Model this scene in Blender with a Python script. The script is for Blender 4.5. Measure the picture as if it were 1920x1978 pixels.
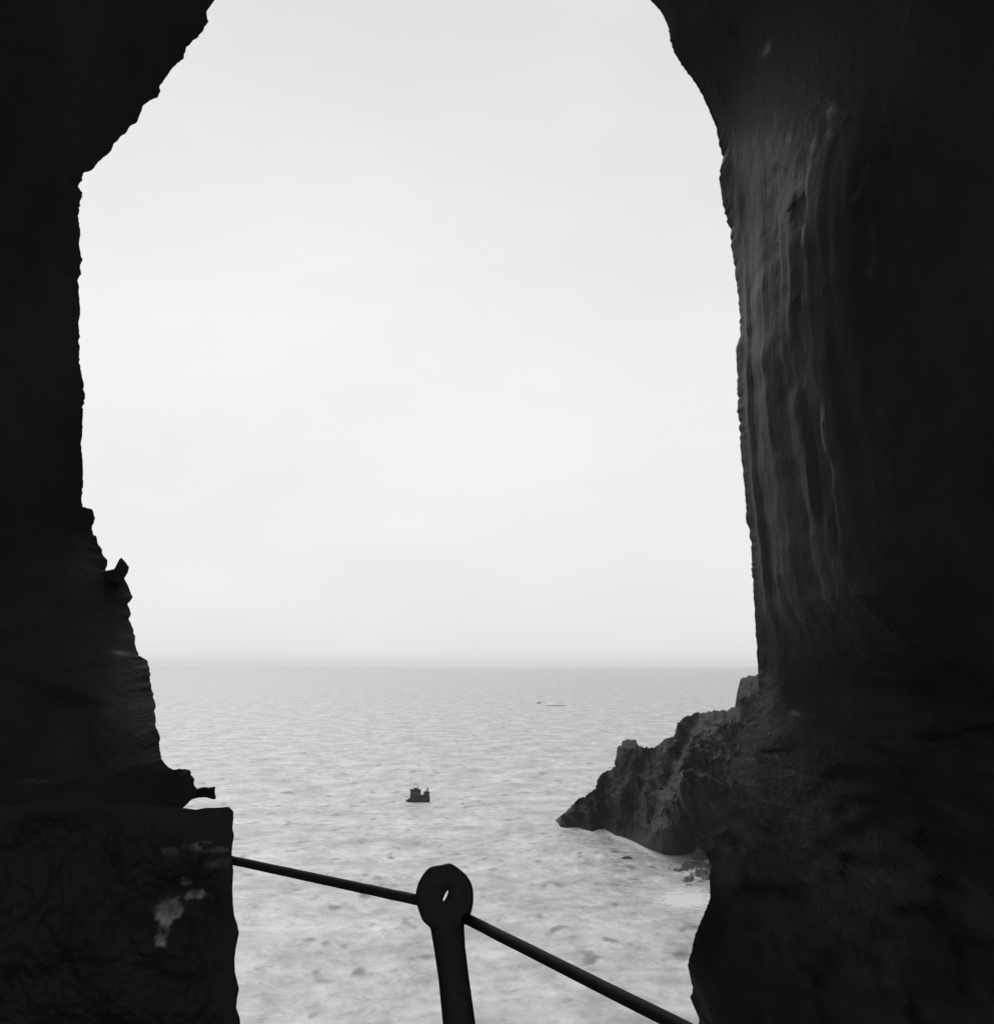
import bpy, bmesh, math, random
import numpy as np
from mathutils import Vector, noise
random.seed(7)
sc = bpy.context.scene
for o in list(bpy.data.objects): bpy.data.objects.remove(o)

# ---------------------------------------------------------------- camera, sky, sun, exposure
F = 2318.0; W, H = 1920.0, 1978.0
EYE = 31.0                                   # eye height above the sea, metres
PITCH = math.atan((1283.5 - 989) / F)
cd = bpy.data.cameras.new('camera'); cam = bpy.data.objects.new('camera', cd)
sc.collection.objects.link(cam); sc.camera = cam
cam.location = (0, 0, EYE); cam.rotation_euler = (math.pi/2 + PITCH, 0, 0)
cd.sensor_fit = 'HORIZONTAL'; cd.sensor_width = 36; cd.lens = 36 * F / W
cd.clip_start = .05; cd.clip_end = 60000

SUN_EL, SUN_AZ = math.radians(38), math.radians(-18)       # azimuth from +Y, negative to the left
world = bpy.data.worlds.new("World"); sc.world = world; world.use_nodes = True
wn, wl = world.node_tree.nodes, world.node_tree.links
wn.clear()
wo = wn.new('ShaderNodeOutputWorld'); bg = wn.new('ShaderNodeBackground'); bg.inputs[1].default_value = .1
sky = wn.new('ShaderNodeTexSky'); sky.sky_type = 'NISHITA'; sky.sun_disc = False
sky.sun_elevation = SUN_EL; sky.sun_rotation = SUN_AZ; sky.dust_density = 5; sky.air_density = 1.5
bw = wn.new('ShaderNodeRGBToBW')
pw = wn.new('ShaderNodeMath'); pw.operation = 'POWER'; pw.inputs[1].default_value = .04
ml = wn.new('ShaderNodeMath'); ml.operation = 'MULTIPLY'; ml.inputs[1].default_value = 8.0
tc = wn.new('ShaderNodeTexCoord'); mp = wn.new('ShaderNodeMapping'); mp.inputs['Scale'].default_value = (2.2, 2.2, 5)
nz = wn.new('ShaderNodeTexNoise'); nz.inputs['Scale'].default_value = 1.6; nz.inputs['Detail'].default_value = 5
mr = wn.new('ShaderNodeMapRange'); mr.inputs[1].default_value = .3; mr.inputs[2].default_value = .7
mr.inputs[3].default_value = .955; mr.inputs[4].default_value = 1.03
m2 = wn.new('ShaderNodeMath'); m2.operation = 'MULTIPLY'
wl.new(sky.outputs[0], bw.inputs[0]); wl.new(bw.outputs[0], pw.inputs[0]); wl.new(pw.outputs[0], ml.inputs[0])
wl.new(tc.outputs['Generated'], mp.inputs[0]); wl.new(mp.outputs[0], nz.inputs[0]); wl.new(nz.outputs[0], mr.inputs[0])
wl.new(ml.outputs[0], m2.inputs[0]); wl.new(mr.outputs[0], m2.inputs[1])
# the overcast is brightest low over the sea and a little duller higher up
sep = wn.new('ShaderNodeSeparateXYZ'); wl.new(tc.outputs['Generated'], sep.inputs[0])
ez = wn.new('ShaderNodeMapRange'); ez.interpolation_type = 'SMOOTHSTEP'
ez.inputs[1].default_value = .2; ez.inputs[2].default_value = .6; ez.inputs[3].default_value = 1; ez.inputs[4].default_value = .82
wl.new(sep.outputs['Z'], ez.inputs[0])
m3 = wn.new('ShaderNodeMath'); m3.operation = 'MULTIPLY'; wl.new(m2.outputs[0], m3.inputs[0]); wl.new(ez.outputs[0], m3.inputs[1])
wl.new(m3.outputs[0], bg.inputs[0]); wl.new(bg.outputs[0], wo.inputs[0])

sd = bpy.data.lights.new('sun', 'SUN'); sd.energy = .7; sd.angle = math.radians(25)
sun = bpy.data.objects.new('sun', sd); sc.collection.objects.link(sun)
sdir = Vector((math.sin(SUN_AZ)*math.cos(SUN_EL), math.cos(SUN_AZ)*math.cos(SUN_EL), math.sin(SUN_EL)))
sun.rotation_euler = sdir.to_track_quat('Z', 'Y').to_euler(); sun.location = sdir * 200

vs = sc.view_settings; vs.view_transform = 'Standard'; vs.look = 'None'; vs.exposure = 0; vs.gamma = 1
vs.use_curve_mapping = False
sc.cycles.max_bounces = 10; sc.cycles.diffuse_bounces = 5; sc.cycles.volume_bounces = 10

# ---------------------------------------------------------------- helpers
CF = Vector((0, math.cos(PITCH), math.sin(PITCH))); CU = Vector((0, -math.sin(PITCH), math.cos(PITCH)))
def ray(px, py):
    return CF + Vector(((px - W/2)/F, 0, 0)) + CU * (-(py - H/2)/F)
def at(px, py, Y):                           # point of the photograph at world distance Y
    d = ray(px, py); return Vector((0, 0, EYE)) + d * (Y / d.y)
def on_sea(px, py, z=0.0):
    d = ray(px, py); return Vector((0, 0, EYE)) + d * ((z - EYE) / d.z)
def smooth(x): x = max(0., min(1., x)); return x*x*(3-2*x)
def lerp(a, b, t): return a + (b-a)*t

def link(name, me, mat=None, parent=None, smooth_shade=False):
    o = bpy.data.objects.new(name, me); sc.collection.objects.link(o)
    if mat: me.materials.append(mat)
    if parent: o.parent = parent
    if smooth_shade:
        me.polygons.foreach_set('use_smooth', [True]*len(me.polygons))
    return o
def mesh(name, verts, faces):
    me = bpy.data.meshes.new(name); me.from_pydata([tuple(v) for v in verts], [], faces); me.update(); return me
def grid(name, rows, mat, close=False, sm=False, parent=None, attr=None):
    n, m = len(rows), len(rows[0]); V = [v for r in rows for v in r]; Fc = []
    for i in range(n if close else n-1):
        for j in range(m-1):
            a, b = i*m+j, ((i+1) % n)*m+j
            Fc.append((a, a+1, b+1, b))
    me = mesh(name, V, Fc)
    if attr is not None:
        at_ = me.attributes.new('pale', 'FLOAT', 'POINT'); at_.data.foreach_set('value', attr)
    return link(name, me, mat, parent, sm)
def tag(o, label=None, cat=None, group=None, kind=None):
    if label: o['label'] = label
    if cat: o['category'] = cat
    if group: o['group'] = group
    if kind: o['kind'] = kind
    return o
def empty(name, loc):
    e = bpy.data.objects.new(name, None); e.location = loc; sc.collection.objects.link(e); return e
def facet(c, k=1.0):
    """chipped rock: every cell is its own tilted plane, so neighbours meet in crisp steps (roughly -1..1)"""
    d, p = noise.voronoi(c)
    def one(q):
        h = noise.cell_vector(q*7.31 + Vector((.5, .5, .5)))
        return .8*h.x - .4 + k*((c-q).dot(Vector((h.y-.5, h.z-.5, h.x-.5)))*1.6)
    w = .5 + .5*smooth((d[1]-d[0])/.10)
    return w*one(p[0]) + (1-w)*one(p[1])
def resample(pts, n):
    P = [np.array(p, float) for p in pts]
    d = [0]
    for a, b in zip(P, P[1:]): d.append(d[-1] + np.linalg.norm((b-a)[:2]) + 1e-6)
    S = np.linspace(0, d[-1], n); P = np.array(P)
    return [tuple(np.interp(s, d, P[:, k]) for k in range(P.shape[1])) for s in S]
def tube(name, pts, radii, mat, parent=None, n=20, caps=True):
    rings = []
    up = Vector((0, 0, 1))
    for i, p in enumerate(pts):
        a = pts[max(i-1, 0)]; b = pts[min(i+1, len(pts)-1)]
        t = (b-a).normalized(); s = t.cross(up)
        if s.length < 1e-3: s = Vector((1, 0, 0))
        s.normalize(); u = s.cross(t)
        rings.append([p + (s*math.cos(2*math.pi*k/n) + u*math.sin(2*math.pi*k/n))*radii[i] for k in range(n)])
    V = [v for r in rings for v in r]; Fc = []
    for i in range(len(rings)-1):
        for k in range(n):
            Fc.append((i*n+k, i*n+(k+1) % n, (i+1)*n+(k+1) % n, (i+1)*n+k))
    if caps:
        Fc.append(tuple(range(n))[::-1]); Fc.append(tuple((len(rings)-1)*n+k for k in range(n)))
    return link(name, mesh(name, V, Fc), mat, parent, True)

# ---------------------------------------------------------------- materials (a black and white picture: all neutral)
def g(v): return (v, v, v, 1)
def new_mat(name):
    m = bpy.data.materials.new(name); m.use_nodes = True
    nt = m.node_tree; return m, nt.nodes, nt.links, nt.nodes['Principled BSDF']
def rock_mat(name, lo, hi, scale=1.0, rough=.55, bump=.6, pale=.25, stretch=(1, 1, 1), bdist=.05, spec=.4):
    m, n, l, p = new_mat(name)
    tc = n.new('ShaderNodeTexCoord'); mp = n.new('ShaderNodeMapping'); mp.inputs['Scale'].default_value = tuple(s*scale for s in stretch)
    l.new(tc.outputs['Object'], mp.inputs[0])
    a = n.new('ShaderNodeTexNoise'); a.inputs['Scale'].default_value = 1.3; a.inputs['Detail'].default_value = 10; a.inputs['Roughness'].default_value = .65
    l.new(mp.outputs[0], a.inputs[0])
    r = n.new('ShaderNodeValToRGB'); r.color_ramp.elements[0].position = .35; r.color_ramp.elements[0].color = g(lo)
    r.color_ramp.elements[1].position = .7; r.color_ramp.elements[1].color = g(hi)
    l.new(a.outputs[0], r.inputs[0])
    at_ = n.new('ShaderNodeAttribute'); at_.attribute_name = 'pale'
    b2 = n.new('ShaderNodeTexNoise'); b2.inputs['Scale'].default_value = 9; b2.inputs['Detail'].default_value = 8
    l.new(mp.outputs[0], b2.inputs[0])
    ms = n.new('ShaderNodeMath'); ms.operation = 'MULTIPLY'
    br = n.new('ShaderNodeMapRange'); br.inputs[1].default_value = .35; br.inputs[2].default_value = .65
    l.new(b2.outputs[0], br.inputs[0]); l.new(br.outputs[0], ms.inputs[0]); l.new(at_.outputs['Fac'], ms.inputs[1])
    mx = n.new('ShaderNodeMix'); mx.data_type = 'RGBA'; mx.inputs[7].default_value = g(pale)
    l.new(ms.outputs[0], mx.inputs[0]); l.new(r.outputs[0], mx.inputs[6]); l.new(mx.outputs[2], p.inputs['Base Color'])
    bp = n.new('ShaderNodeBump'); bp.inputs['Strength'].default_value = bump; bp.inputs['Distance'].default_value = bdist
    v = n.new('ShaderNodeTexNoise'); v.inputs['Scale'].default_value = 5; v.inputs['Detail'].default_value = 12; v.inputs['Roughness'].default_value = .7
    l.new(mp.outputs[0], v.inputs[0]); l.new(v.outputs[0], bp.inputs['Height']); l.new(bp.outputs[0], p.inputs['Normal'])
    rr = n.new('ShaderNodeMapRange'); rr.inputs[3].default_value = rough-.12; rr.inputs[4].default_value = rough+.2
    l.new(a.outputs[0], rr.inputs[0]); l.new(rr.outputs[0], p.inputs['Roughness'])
    p.inputs['Specular IOR Level'].default_value = spec
    return m
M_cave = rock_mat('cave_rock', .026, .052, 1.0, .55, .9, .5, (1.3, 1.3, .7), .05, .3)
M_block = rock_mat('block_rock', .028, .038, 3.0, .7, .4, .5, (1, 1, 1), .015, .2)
M_head = rock_mat('headland_rock', .006, .030, .12, .6, .8, .2, (1, 1, .8), 1.2, .25)
M_reef = rock_mat('reef_rock', .06, .14, .5, .5, .8, .2, (1, 1, 1), .3)
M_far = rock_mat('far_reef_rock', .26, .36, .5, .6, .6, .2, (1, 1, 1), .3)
M_path = rock_mat('path_stone', .06, .14, 2.0, .6, .5, .3)

def iron_mat():
    m, n, l, p = new_mat('painted_iron')
    tc = n.new('ShaderNodeTexCoord'); a = n.new('ShaderNodeTexNoise'); a.inputs['Scale'].default_value = 60; a.inputs['Detail'].default_value = 6
    l.new(tc.outputs['Object'], a.inputs[0])
    r = n.new('ShaderNodeValToRGB'); r.color_ramp.elements[0].color = g(.02); r.color_ramp.elements[1].color = g(.05)
    l.new(a.outputs[0], r.inputs[0]); l.new(r.outputs[0], p.inputs['Base Color'])
    bp = n.new('ShaderNodeBump'); bp.inputs['Strength'].default_value = .3; bp.inputs['Distance'].default_value = .002
    l.new(a.outputs[0], bp.inputs['Height']); l.new(bp.outputs[0], p.inputs['Normal'])
    p.inputs['Roughness'].default_value = .75; p.inputs['Specular IOR Level'].default_value = .15
    return m
M_iron = iron_mat()
def plain(name, v, rough=.6, vary=.3, sc_=3):
    m, n, l, p = new_mat(name)
    tc = n.new('ShaderNodeTexCoord'); a = n.new('ShaderNodeTexNoise'); a.inputs['Scale'].default_value = sc_; a.inputs['Detail'].default_value = 5
    l.new(tc.outputs['Object'], a.inputs[0])
    r = n.new('ShaderNodeValToRGB'); r.color_ramp.elements[0].color = g(v*(1-vary)); r.color_ramp.elements[1].color = g(v*(1+vary))
    l.new(a.outputs[0], r.inputs[0]); l.new(r.outputs[0], p.inputs['Base Color']); p.inputs['Roughness'].default_value = rough
    return m
M_hull = plain('boat_hull', .012); M_cabin = plain('boat_cabin', .014); M_glass = plain('boat_glass', .05, .1); M_deck = plain('boat_deck', .05)
M_metal = plain('boat_metal', .015)

def sea_mat():
    m, n, l, p = new_mat('sea_water')
    geo = n.new('ShaderNodeNewGeometry')
    def nzs(sx, sy, scale, det, rough=.55, off=0):
        mp = n.new('ShaderNodeMapping'); mp.inputs['Scale'].default_value = (sx, sy, 1); mp.inputs['Location'].default_value = (off, off*1.7, 0)
        l.new(geo.outputs['Position'], mp.inputs[0])
        a = n.new('ShaderNodeTexNoise'); a.inputs['Scale'].default_value = scale; a.inputs['Detail'].default_value = det; a.inputs['Roughness'].default_value = rough
        a.inputs['Distortion'].default_value = .1
        l.new(mp.outputs[0], a.inputs[0]); return a
    swell = nzs(.55, .6, .12, 4, .55)
    chop = nzs(.75, .62, .46, 3, .5, 40)
    patch = nzs(.6, .42, .17, 3, .5, 90)
    spots = nzs(.9, .42, .33, 1.5, .5, 11)
    r = n.new('ShaderNodeMapRange'); r.inputs[1].default_value = .30; r.inputs[2].default_value = .70; r.inputs[3].default_value = .37; r.inputs[4].default_value = .68
    l.new(patch.outputs[0], r.inputs[0])
    s = n.new('ShaderNodeMapRange'); s.inputs[1].default_value = .25; s.inputs[2].default_value = .40; s.inputs[3].default_value = .38; s.inputs[4].default_value = 1
    s.interpolation_type = 'SMOOTHSTEP'
    l.new(spots.outputs[0], s.inputs[0])
    c = n.new('ShaderNodeMapRange'); c.inputs[1].default_value = .3; c.inputs[2].default_value = .7; c.inputs[3].default_value = .78; c.inputs[4].default_value = 1.20
    l.new(chop.outputs[0], c.inputs[0])
    k = n.new('ShaderNodeMath'); k.operation = 'MULTIPLY'; k2 = n.new('ShaderNodeMath'); k2.operation = 'MULTIPLY'
    l.new(r.outputs[0], k.inputs[0]); l.new(s.outputs[0], k.inputs[1]); l.new(k.outputs[0], k2.inputs[0]); l.new(c.outputs[0], k2.inputs[1])
    l.new(k2.outputs[0], p.inputs['Base Color'])
    b1 = n.new('ShaderNodeBump'); b1.inputs['Distance'].default_value = 2.2; b1.inputs['Strength'].default_value = 1
    l.new(swell.outputs[0], b1.inputs['Height'])
    b2 = n.new('ShaderNodeBump'); b2.inputs['Distance'].default_value = .7; b2.inputs['Strength'].default_value = 1
    l.new(chop.outputs[0], b2.inputs['Height']); l.new(b1.outputs[0], b2.inputs['Normal']); l.new(b2.outputs[0], p.inputs['Normal'])
    p.inputs['Roughness'].default_value = .42; p.inputs['IOR'].default_value = 1.33
    return m
M_sea = sea_mat()

# ---------------------------------------------------------------- water: one sheet to the horizon
sea_rows = []
R = 14000
me = mesh('water', [(-R, -40, 0), (R, -40, 0), (R, R, 0), (-R, R, 0)], [(0, 1, 2, 3)])
tag(link('water', me, M_sea), 'pale grey rippled open sea reaching to the hazy horizon', 'sea', kind='structure')

# ---------------------------------------------------------------- the cave: closed rim loop, shell inwards, cliff outwards
# columns: px, py, distance Y, w (1 = wall runs straight back, 0 = wall turns its face to us)
left = [(414.6,0),(398.8,22),(402,41),(386.2,71),(375,75.7),(359.4,91.4),(354.7,112),(340.5,121.4),(324.7,141.9),(309,164),(304.2,189),
 (290,194),(277.4,203),(264.8,234.9),(250.6,242.7),(242.7,258.5),(233.3,261.7),(217.5,283.7),(211.2,298),(198.6,305.8),(176.5,327.9),(160.8,334),
 (157.6,346.8),(154.5,394),(151.3,416),(156,441.4),(152.9,472.9),(157,500),(151,545),(155,600),(152,640),(155,706),(160,740),(163.5,777),(157,858),(161,930),
 (157.6,947),(158.4,978.8),(178.7,982.8),(184,998.5),(174.7,1019.5),(181.3,1031),(186.5,1047),(194.4,1063),(206,1081),(206,1094.4),
 (204,1100),(212,1104),(228,1109),(240.4,1117),(248.3,1134),(257.5,1155),(247,1166.7),(253.5,1189),
 (248.3,1197),(254.9,1204.8),(262.7,1239),(266.7,1267.8),(283.8,1273),(287.7,1296.7),(293,1320),(298.2,1354.5),(300.8,1400),
 (307.4,1425),(312,1466),(324.7,1483.5),(340.5,1488),(359.4,1483.5),(372,1497.7),(380,1524.5),(376,1538),(364,1551),(353,1561),(346,1580),(340,1650),(345,1978)]
right = [(1256.8,0),(1275.7,19),(1289,45.4),(1296.5,83),(1304,107.8),(1343.8,160.8),(1366.5,204),(1383.5,246),(1389,280),(1396.7,300.8),
 (1389,344),(1394.9,382),(1404,427.5),(1410,454),(1415.7,499.4),(1423,548.6),(1427,590),(1430,628.6),(1428.6,653.6),(1421,673),(1425,757),
 (1426.8,821),(1432,885.7),(1439,950),(1442.9,1007),(1450,1043),(1453.6,1117.9),(1457,1171),(1460.7,1242.9),(1464,1289),(1466,1340),(1453,1346),(1450,1374),(1437,1380),(1440,1404),(1424,1418),(1428,1450),(1412,1460),(1410,1496),(1424,1512),(1421,1556),(1402,1572),(1404,1604),(1382,1614),(1378,1640),(1362,1650),(1374,1675),(1369.8,1704),(1372,1733),(1362.6,1762),(1350.5,1786.6),(1344,1805),(1338.4,1830),
 (1331,1852),(1328.7,1873.6),(1334,1890),(1336,1912),(1338.4,1941),(1350.5,1965.5),(1348,1978)]
rim = []
rim += [(960, 2420, 3.35, 1)]
rim += [(500, 2420, 3.4, 1), (330, 2300, 3.8, .6)]
for (x, y) in reversed(left):
    d = 6.2 if y < 1000 else lerp(6.2, 5.0, smooth((y-1000)/600))
    rim.append((x, y, d, 0.0))
rim += [(520, -130, 6.4, 0), (700, -260, 6.8, 0), (900, -290, 7.2, 0), (1100, -215, 7.6, .1)]
for (x, y) in right:
    d = 8.0 if y < 1250 else lerp(8.0, 4.6, smooth((y-1250)/600))
    w = lerp(.12, 1, smooth((y-130)/480)) * lerp(1, .1, smooth((y-1130)/260))
    rim.append((x, y, d, w))
rim += [(1450, 2300, 3.9, .8), (1300, 2420, 3.4, 1)]
NS = 2300
rs = resample(rim + [rim[0]], NS+1)[:-1]
depth_steps = [0, .015, .03, .05, .08] + [.11 + .034*k for k in range(82)] + [2.95 + .12*k for k in range(1, 26)] + [6 + .5*k for k in range(30)]
BACK = 17.0  # tunnel length; its unseen end is left open to add fill light
depth_steps = [b for b in depth_steps if b < BACK] + [BACK]
def section(w, turn=1.1):
    """(outward, backward) walked from the rim: side wall first, then a recess whose face turns to us, then side wall again"""
    r = bk = 0.; out_ = []; prev = 0.
    for b in depth_steps:
        for k in range(4):
            db = (b-prev)/4
            ww = w*(1 - smooth((bk-turn)/.6)); ww = max(ww, smooth((r-2.3)/.9))
            r += db*lerp(.94, .09, ww); bk += db*lerp(.34, 1., ww)
        prev = b; out_.append((r, bk))
    return out_
glint_px = [  # px, py, rx, ry, angle, strength: glints and lit ledges painted into the rock colour
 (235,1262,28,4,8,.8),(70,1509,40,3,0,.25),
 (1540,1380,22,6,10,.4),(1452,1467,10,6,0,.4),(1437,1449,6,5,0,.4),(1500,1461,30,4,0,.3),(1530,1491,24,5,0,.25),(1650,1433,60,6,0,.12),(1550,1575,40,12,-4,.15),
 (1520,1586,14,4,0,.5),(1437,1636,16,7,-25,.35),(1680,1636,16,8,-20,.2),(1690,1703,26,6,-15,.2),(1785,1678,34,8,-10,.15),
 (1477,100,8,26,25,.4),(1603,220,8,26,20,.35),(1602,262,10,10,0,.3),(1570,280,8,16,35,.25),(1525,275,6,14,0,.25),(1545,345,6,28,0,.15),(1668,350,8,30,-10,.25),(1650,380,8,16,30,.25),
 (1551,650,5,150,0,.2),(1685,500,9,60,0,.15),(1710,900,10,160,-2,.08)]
def project(v):
    d = v - Vector((0, 0, EYE)); z = d.dot(CF)
    if z < .2: return None
    return (W/2 + F*d.x/z, H/2 - F*d.dot(CU)/z)
def glint_at(pp):
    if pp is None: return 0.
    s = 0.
    for (cx, cy, rx, ry, an, st) in glint_px:
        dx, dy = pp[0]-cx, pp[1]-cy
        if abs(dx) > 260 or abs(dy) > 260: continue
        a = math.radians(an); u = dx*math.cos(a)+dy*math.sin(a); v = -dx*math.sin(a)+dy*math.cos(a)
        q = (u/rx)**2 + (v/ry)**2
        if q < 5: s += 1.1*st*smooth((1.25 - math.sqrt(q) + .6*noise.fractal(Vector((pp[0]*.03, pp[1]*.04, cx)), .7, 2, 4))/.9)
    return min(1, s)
rows, ext, attrs = [], [], []
raw = [at(px, py, d) for (px, py, d, w) in rs]
NR = len(raw)
acc = np.array([tuple(v) for v in raw]); K = 24
ker = np.ones(2*K+1)/(2*K+1)
smP = np.stack([np.convolve(np.concatenate([acc[-K:, k], acc[:, k], acc[:K, k]]), ker, 'valid') for k in range(3)], 1)
for i, (px, py, d, w) in enumerate(rs):
    am = .35 + 1.5*abs(noise.noise(Vector((px*.012, py*.012, 6.6)))*1.6)
    jx = am*(noise.fractal(Vector((px*.06, py*.06, 3.1)), .6, 2.3, 5))*(3.2 if px < 900 else 2.2)
    jy = am*(noise.fractal(Vector((px*.06, py*.06, 13.1)), .6, 2.3, 5))*2.6
    P = at(px + jx, py + jy, d)
    PS = Vector(smP[i])
    out = Vector((PS.x - .05, 0, PS.z - (EYE + .35)))
    out.normalize()
    row = []
    sec = section(w, lerp(.2, .85, smooth((py-260)/380)) if px > 900 else 1.1)
    for (r_, bk_) in sec:
        b = max(r_, bk_)
        base_ = P.lerp(PS, smooth(b/.14)); zs = lerp(.9, .13, smooth((px-900)/400)*smooth((1750-py)/600))
        Q = base_ + out*r_ + Vector((0, -bk_, 0)); zz = Q.z - EYE
        wob = noise.noise(Vector((Q.x*1.1, Q.y*1.1, zz*.5)))*.12
        n3 = noise.fractal(Vector((Q.x, Q.y, Q.z))*4, .8, 2.1, 2)
        up_ = smooth((zz+.3)/.6)                           # 1 on the tall columns, 0 on the broken ledges below
        amp = (.45 if px < 900 else lerp(.42, .26, up_)) * smooth(b/1.2) + (.07 if px < 900 else .11)*smooth(b/.15)
        if px > 900:
            bw_ = b + wob*.35
            col = .45*facet(Vector((3.1, bw_*3.0, zz*.10))) + .30*facet(Vector((9.7, bw_*7.5, zz*.22+5))) + .12*facet(Vector((5.3, bw_*14, zz*.8+5)))
            led = .6*facet(Vector((Q.x*1.1+wob, Q.y*1.1, zz*2.6))) + .3*facet(Vector((Q.x*3, Q.y*3, zz*6)))
            chk = .6*facet(Vector((Q.x*1.3+wob, Q.y*1.3, zz*.9))) + .35*facet(Vector((Q.x*3.6, Q.y*3.6, zz*2.2)))
            f_ = lerp(lerp(led, col, up_), chk, .85*smooth((zz-2.2)/1.2))
        else:
            f_ = .5*facet(Vector((Q.x*1.2+wob, Q.y*1.2, zz*1.8))) + .25*facet(Vector((Q.x*3.3, Q.y*3.3, zz*4.6)))
        off = amp*.62*(f_+.55) + .02*smooth(b/.3)*n3
        off = max(off, -.05*smooth(b/.4))
        dirn = (out*lerp(.4, 1, w) + Vector((0, -lerp(.9, .1, w), 0)))
        row.append(Q + dirn*off)
        attrs.append(glint_at(project(row[-1])))
    rows.append(row)
    er = []
    for r in [0, .03, .08, .2, .5, 1, 1.8, 3, 4.5, 6.5, 9, 12, 16, 21, 27, 35, 45, 60]:
        Q = P + out*r + Vector((0, .12*r, 0))
        a = .1*r if r < 10 else 1.0
        Q += Vector((0, a*abs(noise.fractal(Q*.15, .9, 2.1, 4)), 0))
        if Q.z < -1.5: Q.z = -1.5
        if Q.z > EYE + 26: Q.z = EYE + 26
        er.append(Q)
    ext.append(er)
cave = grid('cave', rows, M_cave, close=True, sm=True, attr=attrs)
tag(cave, 'dark rock walls and arched roof of the sea cave framing the view', 'cave', kind='structure')
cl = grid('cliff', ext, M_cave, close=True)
tag(cl, 'rock cliff face outside around the cave mouth', 'cliff', kind='structure')

# rock floor path inside the cave
pr = []
for j in range(60):
    y = lerp(3.2, -8, j/59)
    pr.append([Vector((x, y, EYE - 1.58 + .03*noise.fractal(Vector((x*2, y*2, 0)), .8, 2, 4))) for x in np.linspace(-1.6, 2.0, 40)])
tag(grid('path', pr, M_path), 'worn stone path along the cave floor under the railing', 'path', kind='structure')

# ---------------------------------------------------------------- blocks: closed traced rock with real thickness
def blob(name, outline, Y, thick, mat, lobes=26, amp=.03, freq=6, pal=None, parent=None, ex=7, front=.1):
    """outline (px,py) at distance Y is the widest section; domed front and back give the rock its depth"""
    pts = resample([(*p, 0) for p in outline + [outline[0]]], 701)[:-1]
    cx = sum(p[0] for p in pts)/len(pts); cy = sum(p[1] for p in pts)/len(pts)
    N = len(pts); rows_ = []; at_ = []
    lat = [i/lobes for i in range(-lobes, lobes+1)]
    V = []; Fc = []
    nf = 110 if ex > 20 else 40
    steps = [('f', i/nf) for i in range(nf+1)] + [('b', i/12) for i in range(1, 13)]
    for side_, t in steps:
        if side_ == 'f':                       # front face, rings evenly spaced from its middle to the rim
            k = max(.004, math.sin(t*math.pi/2)); dy = -front*(1-k**ex)**(1/ex) if k < 1 else 0.; e = 1-smooth((k-.8)/.2)*1.0; isf = True
        else:
            k = 1-.35*t if t < 1 else .004; dy = t*thick; e = 0; isf = False
        for (x, y, _) in pts:
            kk = k
            q = at(cx + (x-cx)*kk, cy + (y-cy)*kk, Y + dy)
            nn = noise.fractal(q*freq, .8, 2.1, 5)
            st = noise.noise(Vector((q.x*freq*.4, q.y*freq*.4, q.z*freq*2)))
            q = q + Vector((0, 1, 0))*(e*amp*(nn*1.2 + st))
            # keep the middle of the dome inside the traced outline when seen from the eye
            V.append(q)
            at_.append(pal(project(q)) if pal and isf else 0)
    n = len(steps)
    for i in range(n-1):
        for j in range(N):
            a, b = i*N+j, i*N+(j+1) % N
            Fc.append((a, b, b+N, a+N))
    Fc.append(tuple(range(N))[::-1]); Fc.append(tuple((n-1)*N+k for k in range(N)))
    me = mesh(name, V, Fc)
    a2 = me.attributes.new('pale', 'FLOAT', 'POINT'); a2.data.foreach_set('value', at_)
    return link(name, me, mat, parent)

block_out = [(353,1561),(378.3,1564.6),(397,1561),(420,1560.5),(441.4,1559),(450.8,1567),(451,1582),(449,1601.8),(452.4,1614),(449,1632),(447.7,1649),(450.8,1683.7),
 (449,1715),(450,1745),(452.4,1769),(458,1785),(461.9,1803.5),(455.6,1832),(453,1855),(454,1879),(461.9,1910.7),(458,1930),(456.5,1948.5),(463.4,1967.5),(465,1990),(470,2100),
 (480,2400),(-250,2400),(-300,2000),(-300,1700),(-250,1560),(-100,1546),(20,1556),(120,1545),(190,1556),(260,1551),(310,1559)]
block_lit = [(395,1640,40,7,4,.2),(387,1632,20,6,-4,.3),(330,1645,20,8,0,.12),(420,1668,30,7,-14,.1),(358,1702,9,9,-40,.6),(378,1729,16,8,-10,.55),(330,1758,28,20,-15,.5),(318,1775,14,20,0,.55),(316,1800,10,22,5,.5),(308,1820,7,10,0,.7)]  # light catching the pillar's face, painted as paler patches of its colour
def block_lit_at(pp):
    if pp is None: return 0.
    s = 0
    for (cx, cy, rx, ry, an, stt) in block_lit:
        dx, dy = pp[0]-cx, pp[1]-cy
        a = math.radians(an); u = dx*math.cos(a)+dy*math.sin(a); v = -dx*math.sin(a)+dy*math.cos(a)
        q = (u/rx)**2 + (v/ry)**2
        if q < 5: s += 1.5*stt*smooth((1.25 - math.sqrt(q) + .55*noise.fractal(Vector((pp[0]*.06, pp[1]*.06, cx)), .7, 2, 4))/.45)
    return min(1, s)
bk = blob('rock_pillar', block_out, 3.0, .9, M_block, 60, .05, 4, block_lit_at, front=.012, ex=160)
tag(bk, 'squared dark rock pillar with painted-on lit patches that the handrail is fixed to', 'rock')
jut = [(366,1530),(380,1524.5),(387,1522),(394,1520.5),(404,1521.5),(416,1519.5),(415,1530),(417.7,1543.4),(412,1545),(406.7,1543),(398,1541),(391,1541),(383,1541.5),(375,1543.4),(366,1547),(350,1552),(340,1540)]
bd = blob('boulder', jut, 5.3, .20, M_block, 14, .012, 10, front=.04)
horn = [(196,1104),(212,1101),(220.7,1099),(226,1089),(230,1081),(234.3,1077),(242,1085),(249.6,1096),(247,1106),(240.4,1117),(243,1126),(225,1128),(203,1122)]
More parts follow.
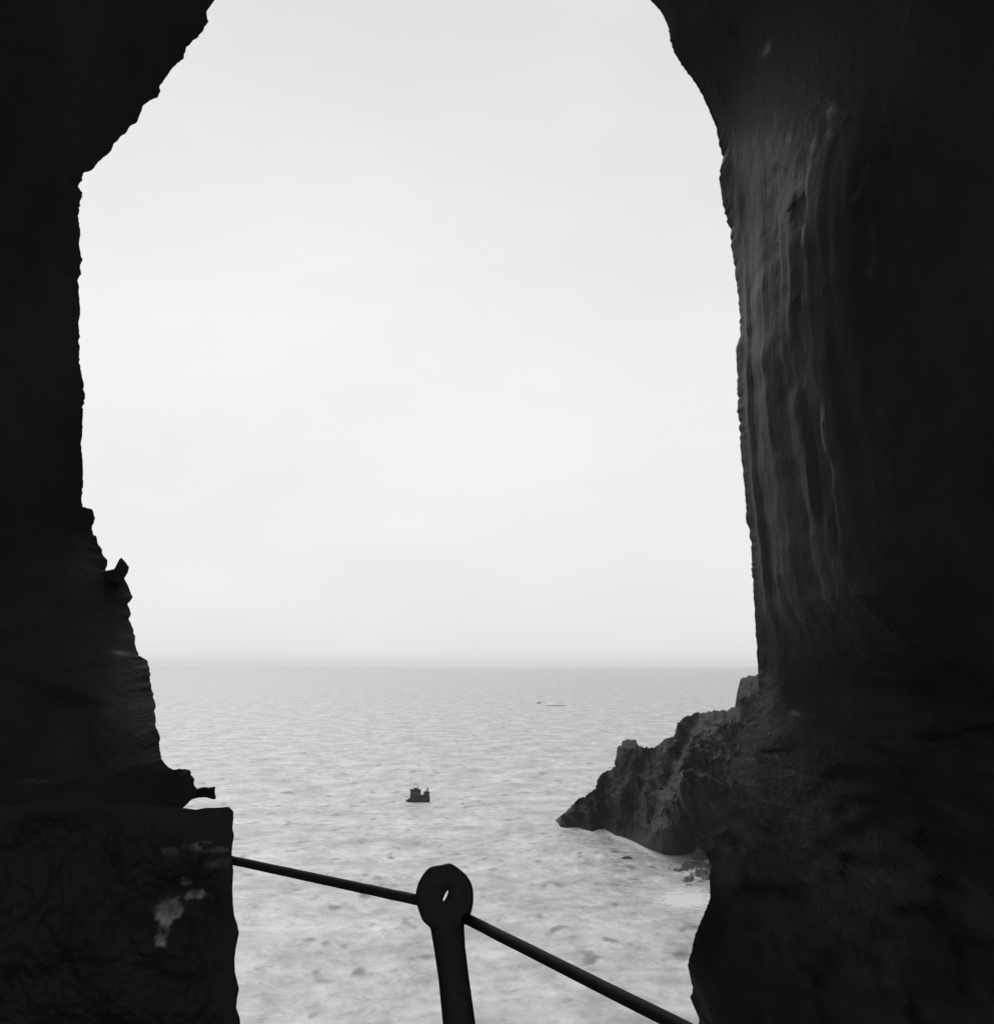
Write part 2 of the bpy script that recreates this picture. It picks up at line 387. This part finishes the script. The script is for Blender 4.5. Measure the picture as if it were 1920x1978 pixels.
tag(blob('boulder', horn, 5.9, .2, M_block, 14, .012, 10, front=.04), 'small upright horn of rock sticking up from the left ledge against the sky', 'rock')
tag(bd, 'small flat-topped stone jutting out over the gap above the rock pillar', 'rock')

# ---------------------------------------------------------------- headland
crest = [(1073.6,1583.9),(1092.6,1568.5),(1104,1556),(1116,1544.8),(1135,1534),(1151.7,1523.6),(1153,1510),(1158.8,1497.5),(1175,1488),(1190.7,1481),(1189.5,1465),(1191.9,1450),(1196,1442),(1201,1436),(1205,1432),
 (1210.8,1427.8),(1220,1427),(1228.5,1429),(1231,1437),(1234.4,1442),(1251,1445.5),(1267.5,1442),(1277,1434),(1286.5,1426.6),(1306.6,1419.5),(1306,1408),(1309,1397),(1316,1391),(1324,1385),
 (1340,1379),(1357,1375.8),(1374,1374.6),(1402,1371),(1429.5,1366.3),(1428,1345),(1428,1327),(1430.7,1310.7),(1445,1307),(1461.4,1302.5),(1500,1292),(1560,1270),(1640,1240)]
base = [(1073.6,1586),(1083,1599),(1098,1600),(1113.8,1599),(1130,1604),(1144.6,1607.5),(1156,1603),(1168,1601.6),(1178,1608),(1189.5,1615.8),(1205,1620),(1220,1625),(1240,1635),(1262.8,1644),
 (1280,1651),(1298,1652.4),(1318,1651),(1336,1647),(1347,1651),(1375,1658),(1430,1672),(1500,1690),(1600,1720)]
NH, NV = 620, 190
C = resample([(*p, 0) for p in crest], NH); B = resample([(*p, 0) for p in base], NH)
# tie base parameter to crest x so that the ruling lines stay near vertical
bx = [p[0] for p in base]; by = [p[1] for p in base]
rows_h = []
for i in range(NH):
    cx, cy, _ = C[i]
    u = i/(NH-1)
    tx = 1073.6 + (1600-1073.6)*(.35*u + .65*(cx-1073.6)/(1640-1073.6))
    ty = float(np.interp(tx, bx, by))
    jx = noise.fractal(Vector((cx*.12, cy*.12, 1)), .7, 2.1, 4)*3.2; jy = noise.fractal(Vector((cx*.12, cy*.12, 5)), .7, 2.1, 4)*3.4
    b0 = on_sea(tx, ty)
    edge = smooth(i/40)
    col = []
    hgt = 0
    c0 = at(cx+jx*edge, cy+jy*edge, b0.y)
    yb = b0.y + 1.0 + .22*max(0, c0.z)                       # crest lies further back than the waterline
    c0 = at(cx+jx*edge, cy+jy*edge, yb)
    for j in range(NV+1):
        v = j/NV
        px, py = lerp(tx, cx+jx*edge, v), lerp(ty, cy+jy*edge, v)
        yy = lerp(b0.y, yb, v**1.15)
        q = at(px, py, yy)
        e = math.sin(math.pi*min(1, v*1.0))**.6 if 0 < v < 1 else 0
        gn = noise.ridged_multi_fractal(Vector((q.x*.085 + q.z*.05, q.y*.03, q.z*.045)), 1.0, 2.1, 6, 1.0, 2.0)
        f1 = noise.fractal(Vector((q.x*.35 + q.z*.12, q.y*.1, q.z*.3)), .7, 2.1, 6)
        cr = noise.voronoi(Vector((q.x*.16 + q.z*.10, q.y*.05, q.z*.13)))[0]
        cr2 = noise.voronoi(Vector((q.x*.5 + q.z*.2, q.y*.12, q.z*.42)))[0]
        sp = smooth(((px-1262) + (py-1560)*.42)/26)                   # step between the two buttresses
        fb_ = math.exp(-((px-1310)/62)**2 - ((py-1600)/50)**2); kn = math.exp(-((px-1212)/22)**2 - ((py-1452)/26)**2)
        gl = math.exp(-((px-1222 + (py-1560)*.3)/16)**2)
        lat = e*edge*1.1
        q = q + Vector((lat*noise.fractal(q*.22, .7, 2.1, 4), 0, lat*noise.fractal(q*.25 + Vector((9, 0, 0)), .7, 2.1, 4)))
        fc = facet(Vector((q.x*.17 + q.z*.07, q.y*.03, q.z*.15))); fc2 = facet(Vector((q.x*.5 + q.z*.15, q.y*.09, q.z*.45)))
        s = -e*edge*(9*sp + 5*fb_ + 3*kn - 4*gl) + e*edge*(-3.5*(gn-1.0) + 1.6*f1 + 4.5*fc + 1.8*fc2)
        ln = math.hypot(q.x, q.y); q2 = q + Vector((q.x, q.y, q.z-EYE))*(s/ln)
        if j == 0: q2 = q + Vector((0, 0, 0)); 
        col.append(q2)
    # foot below the waterline, then the far side falls away to the sea
    d = (col[0] - Vector((0, 0, EYE))).normalized()
    foot = Vector((col[0].x, col[0].y, -2))
    back = []
    hh = c0.z
    for k in range(1, 9):
        t = k/8
        back.append(Vector((c0.x + 2*t, c0.y + (6+.9*hh)*t, lerp(hh, -2, t**1.3)) ) + Vector((0, 0, 0)))
    rows_h.append([foot] + col + back)
hd = grid('headland', rows_h, M_head)
tag(hd, 'jagged dark rocky headland sloping down into the sea at right', 'headland', kind='structure')

# ---------------------------------------------------------------- rocks awash
def sea_rock(px, py, wpx, hpx, lab, grp=None, seed=0, dep=.7, mat=None):
    c = on_sea(px, py); s = c.y/F*1.0; a = wpx*s/2; hgt = hpx*s
    bm = bmesh.new(); bmesh.ops.create_icosphere(bm, subdivisions=5, radius=1)
    for v in bm.verts:
        n_ = v.co.copy()
        f = 1 + .38*noise.fractal(n_*1.3 + Vector((seed*7.1, seed, 0)), .8, 2.1, 5) + .12*noise.fractal(n_*5 + Vector((seed*3, 0, seed)), .8, 2.1, 4)
        v.co = Vector((n_.x*a*f, n_.y*a*dep*f, n_.z*hgt*f - hgt*.15))
    me = bpy.data.meshes.new('sea_rock'); bm.to_mesh(me); bm.free()
    o = link('sea_rock', me, mat or M_reef); o.location = c
    tag(o, lab, 'rock', grp); return o
sea_rock(1352,1662,26,22,'dark broken rock standing in foam at the foot of the headland', seed=1)
sea_rock(1211,1659,22,5,'small flat dark rock awash alone left of the surf', seed=4)
sea_rock(1075,1364,36,1.8,'faint long low rock awash far out toward the horizon', seed=5, dep=.3, mat=M_far)
sea_rock(1041,1359,9,3,'faint tiny rock beside the long low one far out', seed=6, mat=M_far)

def reef():
    R_ = []
    for i in range(150):
        row = []
        for j in range(110):
            u, v = i/149*2-1, j/109*2-1
            p = on_sea(1328 + 66*u, 1682 + 32*v + 10*u)
            e = max(0, 1-(u*u+v*v)**.5)
            h = .9*facet(Vector((p.x*.55, p.y*.28, 0))) + .5*noise.fractal(Vector((p.x*.8, p.y*.4, 3)), .8, 2.1, 5) + .75*smooth((u+.4)/1.2)
            p.z = (h*1.0)*smooth(e*2.5) - .45*(1-smooth(e*2)) - .22
            row.append(p)
        R_.append(row)
    return grid('reef', R_, M_reef)
tag(reef(), 'broken grey reef awash between the headland foot and the near wall', 'reef')

# ---------------------------------------------------------------- surf: foam along the headland foot
def foam_mat():
    m, n, l, p = new_mat('foam')
    p.inputs['Base Color'].default_value = g(.8); p.inputs['Roughness'].default_value = .9
    geo = n.new('ShaderNodeNewGeometry'); a = n.new('ShaderNodeTexNoise'); a.inputs['Scale'].default_value = .7; a.inputs['Detail'].default_value = 10; a.inputs['Roughness'].default_value = .75
    l.new(geo.outputs['Position'], a.inputs[0])
    at_ = n.new('ShaderNodeAttribute'); at_.attribute_name = 'pale'
    ad = n.new('ShaderNodeMath'); ad.operation = 'ADD'; l.new(a.outputs[0], ad.inputs[0]); l.new(at_.outputs['Fac'], ad.inputs[1])
    r = n.new('ShaderNodeMapRange'); r.inputs[1].default_value = .60; r.inputs[2].default_value = .96; r.interpolation_type = 'SMOOTHSTEP'
    r.inputs[4].default_value = .95
    l.new(ad.outputs[0], r.inputs[0]); l.new(r.outputs[0], p.inputs['Alpha'])
    return m
M_foam = foam_mat()
fr = []; fa = []
fb = resample([(*p, 0) for p in base[:20]], 260)
for i, (x, y, _) in enumerate(fb):
    row = []
    for j in range(14):
        t = j/13
        wd = lerp(9, 26, smooth(i/260))
        q = on_sea(x - 1 - t*2, y - 3 + t*(wd+4), .05); row.append(q)
        fa.append(.62*(1-t)**1.0 - (.4 if i < 2 or i > 257 else 0))
    fr.append(row)
tag(grid('foam', fr, M_foam, attr=fa), 'white foam washing along the foot of the headland', 'foam', kind='stuff')
def foam_patch(cx, cy, rx, ry, st):
    R_, A_ = [], []
    for i in range(40):
        row = []
        for j in range(12):
            r = j/11; a = 2*math.pi*i/40
            row.append(on_sea(cx + rx*r*math.cos(a), cy + ry*r*math.sin(a), .06)); A_.append(st*(1-r))
        R_.append(row)
    tag(grid('foam', R_, M_foam, close=True, attr=A_), ['white surf patch beside the near right-hand rock wall', 'broken white surf between rocks at the headland foot', 'thin foam off the tip of the headland'][0 if cy > 1700 else 1 if cy > 1600 else 2], 'foam', kind='stuff')
foam_patch(1325,1738,120,38,.62)
foam_patch(1330,1685,75,30,.42)
foam_patch(1040,1590,60,12,.45)

# ---------------------------------------------------------------- iron railing
rail = empty('iron_railing', at(858, 1735, 2.5) - Vector((0, 0, 1.1)))
tag(rail, 'black iron railing with one knobbed post and a bending round handrail', 'railing')
RL = rail.location.copy()
def loc(v): return v - RL
KY = 2.5
bot = at(887, 1978, KY)
top = at(864, 1790, KY)
dirp = (bot - top).normalized()
floor_pt = bot + dirp * ((bot.z - (EYE-1.62))/-dirp.z)
pp = [at(861, 1765, KY), at(863.5, 1785, KY), at(865, 1800, KY), at(868.8, 1834, KY), at(876, 1887, KY), at(886.7, 1978, KY), floor_pt]
pr_ = [x/F*KY for x in (32, 32.5, 31, 29, 28.3, 30, 33)]
pts2, rad2 = [], []
for i in range(len(pp)-1):
    for k in range(8):
        t = k/8; pts2.append(loc(pp[i].lerp(pp[i+1], t))); rad2.append(lerp(pr_[i], pr_[i+1], t))
pts2.append(loc(pp[-1])); rad2.append(pr_[-1])
post = tube('post', pts2, rad2, M_iron, rail, 28)
# knob: an eye-ended ball pierced by a narrow slanting slot
ko = [(802.3,1727.6),(807.7,1706),(817.5,1688.6),(829.9,1674.8),(842.3,1672.5),(854.7,1671),(863.6,1668.2),(870.7,1667.3),(884.9,1677),(900.9,1690.4),(910.7,1706.3),(914.4,1722.3),(914.6,1743.6),
 (910.7,1763.1),(903,1780),(890,1796),(864,1803),(836,1797),(816.6,1781),(806,1752.5)]
NK = 120
kr = resample([(*p, 0) for p in ko + [ko[0]]], NK+1)[:-1]
# smooth the outline a little
for _s in range(4): kr = [((kr[i-1][0]+kr[i][0]*2+kr[(i+1) % NK][0])/4, (kr[i-1][1]+kr[i][1]*2+kr[(i+1) % NK][1])/4) for i in range(NK)]
sx, sy = 860.8, 1731; ang = math.radians(-66)
slot_dir = (math.cos(ang), math.sin(ang))
V, Fc = [], []
NC = 24
for i, (x, y) in enumerate(kr):
    a = math.atan2(y-sy, x-sx)
    u = math.cos(a-ang); v = math.sin(a-ang)
    ix = sx + slot_dir[0]*u*11 - slot_dir[1]*v*2.2; iy = sy + slot_dir[1]*u*11 + slot_dir[0]*v*2.2
    for k in range(NC):
        ph = 2*math.pi*k/NC
        cc, ss = math.cos(ph), math.sin(ph)
        # outer half bulges like a ball, inner half stays thin round the slot
        tt = (cc+1)/2
        tt = .5 + .5*math.copysign(abs(cc)**.45, cc); q = at(lerp(ix, x, tt), lerp(iy, y, tt), KY)
        q = q + Vector((0, 1, 0))*(.034*math.copysign(abs(ss)**.35, ss))
        # keep the outline true after moving in depth
        f = q.y/KY; q0 = at(lerp(ix, x, tt), lerp(iy, y, tt), q.y)
        V.append(loc(q0))
for i in range(NK):
    for k in range(NC):
        Fc.append((i*NC+k, i*NC+(k+1) % NC, ((i+1) % NK)*NC+(k+1) % NC, ((i+1) % NK)*NC+k))
knob = link('knob', mesh('knob', V, Fc), M_iron, rail, True)
def rod(a, b, name='handrail'):
    pts = [loc(a.lerp(b, i/24) + Vector((0, 0, .0010*noise.noise(Vector((i*.7, 2, 3)))))) for i in range(25)]
    tube(name, pts, [.0107]*25, M_iron, rail, 18)
wallL = at(430, 1658.5, 3.08)
rod(wallL, at(815, 1741, 2.50))
a, b = at(900, 1775, 2.47), at(1304, 1978, 1.80)
rod(a, a + (b-a)*2.6)

# ---------------------------------------------------------------- fishing boat
bc = on_sea(807, 1549.5); S = bc.length and (bc.y/F)
boat = empty('fishing_boat', (bc.x, bc.y, 0))
tag(boat, 'small dark fishing boat with a cabin alone on the open water', 'boat')
S = bc.y/F
L = 45*S
def hull():
    secs = []
    n = 26
    for i in range(n+1):
        t = i/n                         # 0 bow (left), 1 stern
        x = (t-.5)*L
        half = .95*min(1, (t/.45))**.6*(1 - .12*smooth((t-.7)/.3)) + .01
        sheer = .42 + .68*smooth(t/.26) + .10*t*t
        keel = -.35 + .5*math.exp(-(t/.12)**2)
        ring = []
        for k in range(13):
            a = math.pi*k/12
            yy = -half*math.cos(a); zz = sheer - (sheer-keel)*math.sin(a)**.65
            ring.append(Vector((x, yy, zz)))
        inner = []
        for k in range(13):
            a = math.pi*k/12
            inner.append(Vector((x*.97, half*.86*math.cos(a), (sheer if k in (0, 12) else max(.45, sheer-.45)))))
        secs.append(ring + inner)
    m = len(secs[0]); V = [v for s in secs for v in s]; Fc = []
    for i in range(n):
        for k in range(m):
            Fc.append((i*m+k, i*m+(k+1) % m, (i+1)*m+(k+1) % m, (i+1)*m+k))
    Fc.append(tuple(range(m))[::-1]); Fc.append(tuple(n*m+k for k in range(m)))
    return mesh('hull', V, Fc)
link('hull', hull(), M_hull, boat, True)
def boxm(name, x0, x1, y0, y1, z0, z1, mat, parent, bev=.03, shear=0, taper=0):
    bm = bmesh.new(); bmesh.ops.create_cube(bm, size=1)
    for v in bm.verts:
        tz = v.co.z+.5
        v.co = Vector((lerp(x0, x1, v.co.x+.5) + shear*tz, lerp(y0, y1, v.co.y+.5)*(1-taper*tz), lerp(z0, z1, tz)))
    bmesh.ops.bevel(bm, geom=bm.edges[:], offset=bev, segments=2, affect='EDGES')
    me = bpy.data.meshes.new(name); bm.to_mesh(me); bm.free()
    return link(name, me, mat, parent)
X = lambda px: (px-807)*S
Z = lambda py: (1549.5-py)*S
boxm('deck', X(790), X(828), -.75, .75, .6, .78, M_deck, boat)
cab = boxm('cabin', X(792.8), X(812), -.62, .62, .7, Z(1528), M_cabin, boat, .05, .06, .08)
boxm('roof', X(791.8), X(812), -.7, .7, Z(1528)+.003, Z(1526), M_hull, cab, .02)
for (x0, x1) in ((795, 799.5), (800.5, 805), (806, 810)):
    boxm('window', X(x0), X(x1), -.62, -.585, Z(1536), Z(1530.5), M_glass, cab, .008, .05)
def bt(name, a, b, r, parent=boat, r2=None): return tube(name, [Vector(a), Vector(a).lerp(Vector(b), .5), Vector(b)], [r, (r+(r2 or r))/2, r2 or r], M_metal, parent, 10)
boxm('fish_box', X(799.5), X(806), -.4, .4, Z(1526)+.005, Z(1523.6), M_hull, boat, .05)
bt('mast', (X(807.5), 0, Z(1526)), (X(806.8), 0, Z(1519.5)), .12, r2=.05)
boxm('engine_box', X(799), X(826), -.5, .5, .76, Z(1536.5), M_cabin, boat, .05)
# stern gallows: two legs, a cross bar and a leaning derrick
for s in (-1, 1):
    bt('gallows_leg', (X(827), s*.6, .7), (X(826), s*.45, Z(1523.5)), .08)
bt('gallows_bar', (X(826), -.5, Z(1524)), (X(826), .5, Z(1524)), .08)
bt('derrick', (X(817.5), 0, Z(1537)), (X(826), 0, Z(1524)), .1)
boxm('net_heap', X(818), X(828.5), -.6, .6, .75, Z(1530), M_hull, boat, .12, .05, .3)

# ---------------------------------------------------------------- haze
hz = mesh('haze', [(x, y, z) for x in (-13500, 13500) for y in (-60, 13500) for z in (-3, EYE+32)],
          [(0, 1, 3, 2), (4, 6, 7, 5), (0, 4, 5, 1), (2, 3, 7, 6), (0, 2, 6, 4), (1, 5, 7, 3)])
hm = bpy.data.materials.new('haze'); hm.use_nodes = True
n, l = hm.node_tree.nodes, hm.node_tree.links
n.clear(); ho = n.new('ShaderNodeOutputMaterial'); pv = n.new('ShaderNodeVolumePrincipled')
pv.inputs['Color'].default_value = g(1.0); pv.inputs['Density'].default_value = .00010
l.new(pv.outputs[0], ho.inputs['Volume'])
tag(link('haze', hz, hm), 'pale sea haze softening the horizon', 'haze', kind='stuff')
